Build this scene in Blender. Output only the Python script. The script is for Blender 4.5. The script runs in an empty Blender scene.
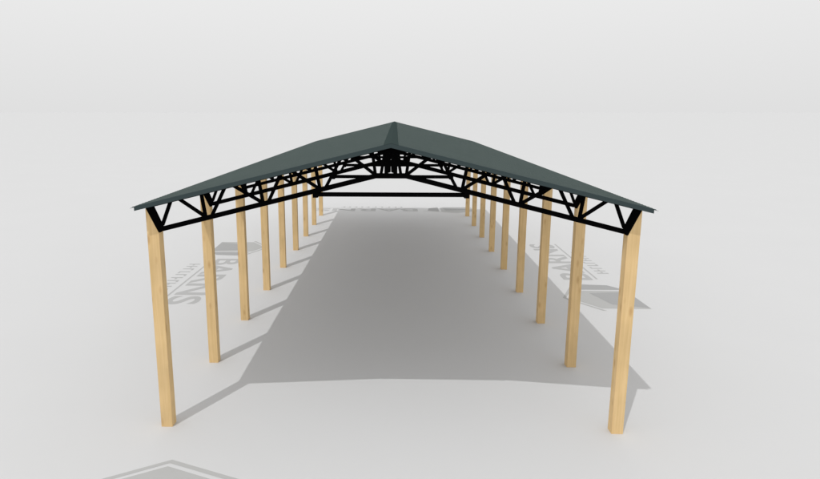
import bpy, bmesh, math, random
from mathutils import Vector, Matrix

random.seed(7)
scene = bpy.context.scene
COL = scene.collection

# ----------------------------------------------------------------- dimensions (metres)
HALF = 7.5            # outer face of the posts
PW = 0.37             # post section
BAY = 5.453           # bay length
NB = 9                # frames
SLOPE = 0.2454
RIDGE = 9.242
EAVE_X = 7.80
Y0, Y1 = -0.42, 8 * BAY + PW + 0.30


def roof_z(x):
    return RIDGE - SLOPE * abs(x)


# ----------------------------------------------------------------- materials
def new_mat(name):
    m = bpy.data.materials.new(name)
    m.use_nodes = True
    return m, m.node_tree.nodes, m.node_tree.links, m.node_tree.nodes["Principled BSDF"]


def plain(name, col, rough=0.6, spec=0.3, metal=0.0, vary=0.0, scale=3.0):
    m, N, L, b = new_mat(name)
    b.inputs["Roughness"].default_value = rough
    b.inputs["Specular IOR Level"].default_value = spec
    b.inputs["Metallic"].default_value = metal
    if vary:
        tc = N.new("ShaderNodeTexCoord")
        no = N.new("ShaderNodeTexNoise")
        no.inputs["Scale"].default_value = scale
        no.inputs["Detail"].default_value = 6
        L.new(tc.outputs["Object"], no.inputs["Vector"])
        r = N.new("ShaderNodeValToRGB")
        r.color_ramp.elements[0].position = 0.3
        r.color_ramp.elements[1].position = 0.7
        r.color_ramp.elements[0].color = [c * (1 - vary) for c in col] + [1]
        r.color_ramp.elements[1].color = [min(1, c * (1 + vary)) for c in col] + [1]
        L.new(no.outputs["Fac"], r.inputs["Fac"])
        L.new(r.outputs["Color"], b.inputs["Base Color"])
    else:
        b.inputs["Base Color"].default_value = (*col, 1)
    return m


def wood_mat(name):
    m, N, L, b = new_mat(name)
    b.inputs["Roughness"].default_value = 0.75
    b.inputs["Specular IOR Level"].default_value = 0.15
    tc = N.new("ShaderNodeTexCoord")
    oi = N.new("ShaderNodeObjectInfo")
    off = N.new("ShaderNodeVectorMath"); off.operation = "MULTIPLY_ADD"
    comb = N.new("ShaderNodeCombineXYZ")
    for i in range(3):
        L.new(oi.outputs["Random"], comb.inputs[i])
    off.inputs[1].default_value = (40, 23, 91)
    L.new(comb.outputs[0], off.inputs[0])
    L.new(tc.outputs["Object"], off.inputs[2])
    # long grain
    mp = N.new("ShaderNodeMapping"); mp.inputs["Scale"].default_value = (14, 14, 0.55)
    L.new(off.outputs[0], mp.inputs["Vector"])
    g = N.new("ShaderNodeTexNoise"); g.inputs["Scale"].default_value = 1.0
    g.inputs["Detail"].default_value = 7; g.inputs["Distortion"].default_value = 0.6
    L.new(mp.outputs[0], g.inputs["Vector"])
    r = N.new("ShaderNodeValToRGB")
    r.color_ramp.elements[0].position = 0.32
    r.color_ramp.elements[0].color = (0.695, 0.485, 0.232, 1)
    r.color_ramp.elements[1].position = 0.66
    r.color_ramp.elements[1].color = (0.775, 0.555, 0.290, 1)
    L.new(g.outputs["Fac"], r.inputs["Fac"])
    # knots: stretched voronoi cells, only some of them
    mk = N.new("ShaderNodeMapping"); mk.inputs["Scale"].default_value = (3.2, 3.2, 1.15)
    L.new(off.outputs[0], mk.inputs["Vector"])
    v = N.new("ShaderNodeTexVoronoi"); v.inputs["Scale"].default_value = 1.0
    L.new(mk.outputs[0], v.inputs["Vector"])
    kr = N.new("ShaderNodeMapRange")
    kr.inputs["From Min"].default_value = 0.07; kr.inputs["From Max"].default_value = 0.24
    kr.inputs["To Min"].default_value = 0.40; kr.inputs["To Max"].default_value = 0.0
    L.new(v.outputs["Distance"], kr.inputs["Value"])
    mx = N.new("ShaderNodeMix"); mx.data_type = "RGBA"
    mx.inputs["B"].default_value = (0.36, 0.165, 0.05, 1)
    L.new(kr.outputs[0], mx.inputs["Factor"])
    L.new(r.outputs["Color"], mx.inputs["A"])
    # broad tone drift
    bn = N.new("ShaderNodeTexNoise"); bn.inputs["Scale"].default_value = 0.8
    L.new(off.outputs[0], bn.inputs["Vector"])
    hs = N.new("ShaderNodeHueSaturation")
    br = N.new("ShaderNodeMapRange")
    br.inputs["From Min"].default_value = 0.3; br.inputs["From Max"].default_value = 0.7
    br.inputs["To Min"].default_value = 0.92; br.inputs["To Max"].default_value = 1.08
    L.new(bn.outputs["Fac"], br.inputs["Value"])
    L.new(br.outputs[0], hs.inputs["Value"])
    L.new(mx.outputs["Result"], hs.inputs["Color"])
    L.new(hs.outputs["Color"], b.inputs["Base Color"])
    bp = N.new("ShaderNodeBump"); bp.inputs["Strength"].default_value = 0.15
    bp.inputs["Distance"].default_value = 0.004
    L.new(g.outputs["Fac"], bp.inputs["Height"])
    L.new(bp.outputs["Normal"], b.inputs["Normal"])
    return m


M_WOOD = wood_mat("pine_timber")
M_STEEL = plain("black_painted_steel", (0.0022, 0.0022, 0.0024), 0.8, 0.0)
M_ROOF = plain("slate_green_coated_sheet", (0.065, 0.087, 0.082), 0.6, 0.08, vary=0.05, scale=0.7)
M_TRIM = plain("slate_flashing", (0.046, 0.064, 0.066), 0.7, 0.04)
M_CAP = plain("slate_ridge_cap", (0.043, 0.060, 0.058), 0.9, 0.0)
M_UNDER = plain("white_bounce_underside", (0.90, 0.90, 0.90), 0.8, 0.1)  # unseen roof underside, made white to bounce fill light into the shade below
M_GROUND = plain("pale_grey_ground", (0.645, 0.645, 0.645), 0.95, 0.0, vary=0.006, scale=0.15)
M_PRINT_DARK = plain("dark_grey_print", (0.395, 0.395, 0.393), 0.95, 0.0)
M_PRINT_MID = plain("mid_grey_print", (0.475, 0.475, 0.466), 0.95, 0.0)
M_PRINT_PALE = plain("light_grey_print", (0.470, 0.470, 0.466), 0.95, 0.0)


# ----------------------------------------------------------------- helpers
def link(name, me, mat, parent=None):
    o = bpy.data.objects.new(name, me)
    COL.objects.link(o)
    for m in (mat if isinstance(mat, (list, tuple)) else [mat]):
        me.materials.append(m)
    if parent:
        o.parent = parent
    return o


def mesh_from(bm, name, bevel=0.0):
    bmesh.ops.recalc_face_normals(bm, faces=bm.faces)
    if bevel:
        bmesh.ops.bevel(bm, geom=list(bm.edges), offset=bevel, segments=2, affect="EDGES")
    me = bpy.data.meshes.new(name)
    bm.to_mesh(me)
    bm.free()
    return me


def prism_xz(poly, y0, y1, name, bevel=0.0):
    """polygon in x,z extruded along y"""
    bm = bmesh.new()
    a = [bm.verts.new((x, y0, z)) for x, z in poly]
    b = [bm.verts.new((x, y1, z)) for x, z in poly]
    n = len(poly)
    bm.faces.new(a)
    bm.faces.new(b[::-1])
    for i in range(n):
        bm.faces.new((a[i], a[(i + 1) % n], b[(i + 1) % n], b[i]))
    return mesh_from(bm, name, bevel)


def bar_poly(p, q, w):
    p, q = Vector(p), Vector(q)
    d = (q - p).normalized()
    n = Vector((-d.y, d.x)) * (w / 2)
    return [tuple(p + n), tuple(q + n), tuple(q - n), tuple(p - n)]


def mirror(poly):
    return [(-x, z) for x, z in poly]


def empty(name, parent=None, loc=(0, 0, 0), rz=0.0):
    o = bpy.data.objects.new(name, None)
    o.empty_display_size = 0.3
    COL.objects.link(o)
    o.location = loc
    o.rotation_euler = (0, 0, rz)
    if parent:
        o.parent = parent
    return o


def tag(o, label, cat, group=None):
    o["label"] = label
    o["category"] = cat
    if group:
        o["group"] = group


# ----------------------------------------------------------------- ground
bm = bmesh.new()
R = 30000.0
ring = [bm.verts.new((R * math.cos(t * math.tau / 96), 20 + R * math.sin(t * math.tau / 96), 0)) for t in range(96)]
bm.faces.new(ring)
g = link("ground", mesh_from(bm, "ground"), M_GROUND)
g["kind"] = "structure"

# ----------------------------------------------------------------- the open barn
barn = empty("open_barn", loc=(0, 0, 0))
tag(barn, "long open-sided barn of timber posts and black steel trusses under a dark slate gable roof", "barn")

# posts: squared timber, the top cut off along the slanting end of the truss
TOP_OUT, TOP_IN = 7.245, 6.515
for side in (-1, 1):
    poly = [(HALF - PW, -0.02), (HALF, -0.02), (HALF, TOP_OUT), (HALF - 0.02, TOP_OUT), (HALF - PW, TOP_IN)]
    if side < 0:
        poly = mirror(poly)
    me = prism_xz(poly, 0, PW, "post", 0.006)
    me.materials.append(M_WOOD)
    for i in range(NB):
        o = bpy.data.objects.new("post", me)
        COL.objects.link(o)
        o.location = (0, i * BAY, 0)
        o.parent = barn

# truss: one built, eight copied
TY0, TY1 = -0.012, 0.115
first = empty("truss", barn, (0, 0, 0))


def member(name, poly, y0=TY0, y1=TY1, bevel=0.006):
    return link(name, prism_xz(poly, y0, y1, name, bevel), M_STEEL, first)


def both(name, poly, **k):
    member(name, poly, **k)
    member(name, mirror(poly), **k)


CH = 0.148                       # bottom chord depth
bs = (8.27 - 6.60) / (7.10 - 0.45)


def bottom_z(x):                 # centre line of the bottom chord
    return 8.258 - bs * max(abs(x) - 0.45, 0)


# end plate lies on the slanting cut of the post
both("end_plate", [(7.505, 7.295), (7.27, 7.34), (6.965, 6.60), (7.075, 6.50), (7.135, 6.50)])
both("bottom_chord", [(7.0, bottom_z(7.0) - CH / 2), (7.0, bottom_z(7.0) + CH / 2),
                      (0.42, bottom_z(0.42) + CH / 2 + 0.004), (0.0, 8.258 + CH / 2), (0.0, 8.258 - CH / 2),
                      (0.45, 8.258 - CH / 2)])
tc0, tc1 = -0.100, -0.168
both("top_chord", [(7.45, roof_z(7.45) + tc0), (0.005, roof_z(0.005) + tc0),
                   (0.005, roof_z(0.005) + tc1), (7.30, roof_z(7.30) + tc1)])
WEB = [((7.02, 6.72), (6.72, 7.46)), ((6.46, 7.54), (5.66, 6.99)), ((5.66, 6.95), (5.76, 7.70)),
       ((5.49, 6.98), (5.03, 7.89)), ((4.80, 7.97), (3.87, 7.42)), ((3.87, 7.38), (3.99, 8.14)),
       ((3.73, 7.42), (3.32, 8.28)), ((2.97, 8.39), (2.15, 7.86)), ((2.13, 7.84), (2.27, 8.56)),
       ((1.98, 7.87), (1.50, 8.76)), ((1.19, 8.84), (0.47, 8.29)), ((0.46, 8.28), (0.56, 9.00)),
       ((0.30, 8.28), (0.17, 9.04))]
for k, (p, q) in enumerate(WEB):
    e = 0.004 + 0.003 * (k % 3)
    both("web", bar_poly(p, q, 0.092), y0=TY0 + e, y1=TY1 - e, bevel=0.005)
both("king_post", [(0.004, 8.375), (0.12, 8.326), (0.195, 8.326), (0.195, 9.03), (0.004, 9.06)], y0=TY0 + 0.014, y1=TY1 - 0.014)
member("tie_beam", [(-2.33, 7.632), (2.33, 7.632), (2.33, 7.738), (-2.33, 7.738)], y0=TY0 + 0.006, y1=0.255)
both("tie_bracket", [(2.20, 7.595), (2.355, 7.595), (2.355, 7.84), (2.20, 7.87)], y0=TY0 - 0.004, y1=0.262)
members = list(first.children)
for i in range(1, NB):
    t = first.copy()
    COL.objects.link(t)
    t.parent = barn
    t.location = (0, i * BAY, 0)
    for ch in members:
        c = ch.copy()
        COL.objects.link(c)
        c.parent = t

# purlins, one rail from gable to gable each
for s in (-1, 1):
    for x in (0.30, 1.55, 2.80, 4.05, 5.30, 6.50, 7.40):
        z = roof_z(x)
        poly = [(x - 0.03, z - 0.0415 + SLOPE * 0.03), (x + 0.03, z - 0.0415 - SLOPE * 0.03),
                (x + 0.03, z - 0.097 - SLOPE * 0.03), (x - 0.03, z - 0.097 + SLOPE * 0.03)]
        if s < 0:
            poly = mirror(poly)
        link("purlin", prism_xz(poly, Y0 + 0.03, Y1 - 0.03, "purlin"), M_STEEL, barn)


# roof: two slopes of trapezoidal sheet, ridge cap, gable flashings
def sheet(side):
    bm = bmesh.new()
    prof = []
    y, per, dep = Y0, 0.25, 0.018
    while y < Y1 - 0.001:
        for dy, h in ((0, 0), (0.16, 0), (0.18, dep), (0.23, dep)):
            if y + dy < Y1:
                prof.append((y + dy, h))
        y += per
    prof.append((Y1, 0))
    rows = []
    for yy, h in prof:
        r = []
        for x in (0.0, EAVE_X):
            zt = RIDGE - SLOPE * x - 0.020 + h
            r.append((bm.verts.new((side * x, yy, zt)), bm.verts.new((side * x, yy, zt - 0.006))))
        rows.append(r)
    top, bot = [], []
    for a, b in zip(rows, rows[1:]):
        top.append(bm.faces.new((a[0][0], a[1][0], b[1][0], b[0][0])))
        bot.append(bm.faces.new((a[0][1], b[0][1], b[1][1], a[1][1])))
        bm.faces.new((a[1][0], a[1][1], b[1][1], b[1][0]))
        bm.faces.new((a[0][0], b[0][0], b[0][1], a[0][1]))
    for r in (rows[0], rows[-1]):
        bm.faces.new((r[0][0], r[0][1], r[1][1], r[1][0]))
    for f in bot:
        f.material_index = 1
    return mesh_from(bm, "roof_sheet")


roof = empty("roof", barn, (0, 0, 0))
for s in (-1, 1):
    link("roof_sheet", sheet(s), [M_ROOF, M_UNDER], roof)
cw = 0.22
link("ridge_cap", prism_xz([(-cw, roof_z(cw) + 0.003), (0, RIDGE + 0.012), (cw, roof_z(cw) + 0.003),
                            (cw, roof_z(cw) + 0.000), (0, RIDGE + 0.004), (-cw, roof_z(cw) + 0.000)],
                           Y0 - 0.035, Y1 + 0.035, "ridge_cap"), M_CAP, roof)
for ya, yb in ((Y0 - 0.03, Y0 - 0.004), (Y1 + 0.004, Y1 + 0.03)):
    for s in (-1, 1):
        xe = 7.66
        poly = [(0, RIDGE + 0.003), (xe, roof_z(xe) + 0.003), (xe, roof_z(xe) - 0.128), (0, RIDGE - 0.128)]
        if s < 0:
            poly = mirror(poly)
        link("gable_flashing", prism_xz(poly, ya, yb, "gable_flashing"), M_TRIM, roof)
# small return of each flashing over the sheet edge
for ya, yb in ((Y0 - 0.004, Y0 + 0.12), (Y1 - 0.12, Y1 + 0.004)):
    for s in (-1, 1):
        poly = [(0.225, roof_z(0.225) + 0.003), (7.66, roof_z(7.66) + 0.003), (7.66, roof_z(7.66)), (0.225, roof_z(0.225))]
        if s < 0:
            poly = mirror(poly)
        link("flashing_return", prism_xz(poly, ya, yb, "flashing_return"), M_TRIM, roof)


# ----------------------------------------------------------------- printed logos on the ground, one on each side of the barn
def flat(polys, z, name):
    """thin printed sheet from polygons in the logo's own u (right), v (up)"""
    bm = bmesh.new()
    for poly in polys:
        bm.faces.new([bm.verts.new((u, v, z)) for u, v in poly])
    for f in bm.faces:
        f.normal_update()
        if f.normal.z < 0:
            f.normal_flip()
    me = bpy.data.meshes.new(name)
    bm.to_mesh(me)
    bm.free()
    return me


def letters(text, u0, u1, v0, v1, z, bold, name, gap=1.0):
    cu = bpy.data.curves.new(name, "FONT")
    cu.body = text
    cu.size = 1.0
    cu.offset = bold
    cu.space_character = gap
    cu.resolution_u = 6
    tmp = bpy.data.objects.new(name, cu)
    COL.objects.link(tmp)
    dg = bpy.context.evaluated_depsgraph_get()
    dg.update()
    me = bpy.data.meshes.new_from_object(tmp.evaluated_get(dg))
    bpy.data.objects.remove(tmp)
    bpy.data.curves.remove(cu)
    me.name = name
    me.materials.clear()
    xs = [v.co.x for v in me.vertices]
    ys = [v.co.y for v in me.vertices]
    ax, bx, ay, by = min(xs), max(xs), min(ys), max(ys)
    for v in me.vertices:
        v.co = (u0 + (v.co.x - ax) / (bx - ax) * (u1 - u0), v0 + (v.co.y - ay) / (by - ay) * (v1 - v0), z)
    return me


logo_parts = {}
AP = (-6.45, -2.0)
t = 0.17
outline = [[(-8.75, -3.50), AP, (AP[0], AP[1] - t * 1.1), (-8.75, -3.50 - t * 1.2)],
           [AP, (-3.05, -3.44), (-3.05, -3.44 - t * 1.1), (AP[0], AP[1] - t * 1.1)]]
front_wall = [[(-8.35, -3.58), (-6.45, -2.36), (-4.95, -3.00), (-4.95, -5.75), (-5.3, -6.05), (-8.35, -6.15)]]
shade = [[(-8.2, -6.12), (-7.6, -4.35), (-5.45, -3.75), (-5.15, -5.90), (-5.5, -6.03)]]
side_wall = [[(-4.72, -3.12), (-3.55, -3.62), (-3.72, -5.30), (-4.72, -6.05)]]


def make_logo(side_label, loc, rz):
    t_ = empty("ground_logo", None, loc, rz)
    tag(t_, side_label, "printed logo", "grey logos printed on the ground round the barn")
    em = empty("emblem", t_)
    if not logo_parts:
        logo_parts["roof_outline"] = (flat(outline, 0.004, "roof_outline"), M_PRINT_MID)
        logo_parts["front_wall"] = (flat(front_wall, 0.004, "front_wall"), M_PRINT_MID)
        logo_parts["shaded_wall"] = (flat(shade, 0.008, "shaded_wall"), M_PRINT_DARK)
        logo_parts["side_wall"] = (flat(side_wall, 0.004, "side_wall"), M_PRINT_DARK)
        logo_parts["lettering"] = (letters("BARNS", -2.5, 8.35, -4.90, -3.06, 0.004, 0.022, "lettering"), M_PRINT_PALE)
        logo_parts["underline"] = (flat([[(-2.3, -5.22), (8.4, -5.22), (8.4, -5.10), (-2.3, -5.10)]], 0.004, "underline"), M_PRINT_PALE)
        strokes = []
        rnd = random.Random(3)
        u = -0.9
        while u < 5.9:
            strokes.append([(u, -6.35), (u + 0.2, -6.35), (u + 0.2, -5.62), (u, -5.62)])
            if rnd.random() < 0.75:
                v = rnd.choice((-5.74, -6.35, -6.05))
                strokes.append([(u + 0.2, v), (u + 0.46, v), (u + 0.46, v + 0.13), (u + 0.2, v + 0.13)])
            u += rnd.choice((0.62, 0.70, 0.78))
        logo_parts["tagline"] = (flat(strokes, 0.004, "tagline"), M_PRINT_PALE)
        for me, m in logo_parts.values():
            me.materials.append(m)
    for n, (me, m) in logo_parts.items():
        o = bpy.data.objects.new(n, me)
        COL.objects.link(o)
        o.parent = em if n in ("roof_outline", "front_wall", "shaded_wall", "side_wall") else t_


CY = 4 * BAY
make_logo("grey gable emblem cut off at the front edge, on open ground before the barn", (0, 0, 0), 0)
make_logo("grey emblem and lettering on the sunlit ground outside the left row of posts", (-HALF, CY, 0), -math.pi / 2)
make_logo("grey emblem and lettering on the ground outside the right row of posts", (HALF, CY, 0), math.pi / 2)
make_logo("thin grey smear of logo at the far end of the barn's shadow", (0, 2 * CY, 0), math.pi)

# ----------------------------------------------------------------- light
w = bpy.data.worlds.new("World")
scene.world = w
w.use_nodes = True
N, L = w.node_tree.nodes, w.node_tree.links
bg = N["Background"]
tc = N.new("ShaderNodeTexCoord")
sp = N.new("ShaderNodeSeparateXYZ")
L.new(tc.outputs["Generated"], sp.inputs[0])
cr = N.new("ShaderNodeValToRGB")
cr.color_ramp.elements[0].position = 0.0
cr.color_ramp.elements[0].color = (0.742, 0.742, 0.742, 1)
cr.color_ramp.elements[1].position = 0.20
cr.color_ramp.elements[1].color = (0.845, 0.845, 0.845, 1)
L.new(sp.outputs["Z"], cr.inputs["Fac"])
L.new(cr.outputs["Color"], bg.inputs["Color"])
bg.inputs["Strength"].default_value = 1.0

sd = Vector((0.2685, 0.534, -1.0))
sl = bpy.data.lights.new("sun", "SUN")
sl.energy = 1.2
sl.angle = math.radians(0.5)
sl.color = (1.0, 1.0, 1.0)
so = bpy.data.objects.new("sun", sl)
so.rotation_euler = sd.to_track_quat("-Z", "Y").to_euler()
so.location = (-10, -20, 40)
COL.objects.link(so)

# ----------------------------------------------------------------- camera
cd = bpy.data.cameras.new("camera")
cam = bpy.data.objects.new("camera", cd)
COL.objects.link(cam)
cam.location = (0.1413, -18.9454, 10.1154)
cam.rotation_euler = (math.pi / 2 - 0.2072, 0, 0.0332)
cd.sensor_fit = "HORIZONTAL"
cd.sensor_width = 36.0
cd.lens = 36.0 * 633.86 / 820.0
cd.shift_x = 35.47 / 820.0
cd.shift_y = 6.2 / 820.0
cd.clip_start = 0.1
cd.clip_end = 100000
scene.camera = cam

scene.view_settings.view_transform = "Standard"
scene.view_settings.look = "None"
scene.view_settings.exposure = 0
scene.view_settings.gamma = 1
scene.cycles.max_bounces = 8
scene.cycles.diffuse_bounces = 5
scene.cycles.use_denoising = True
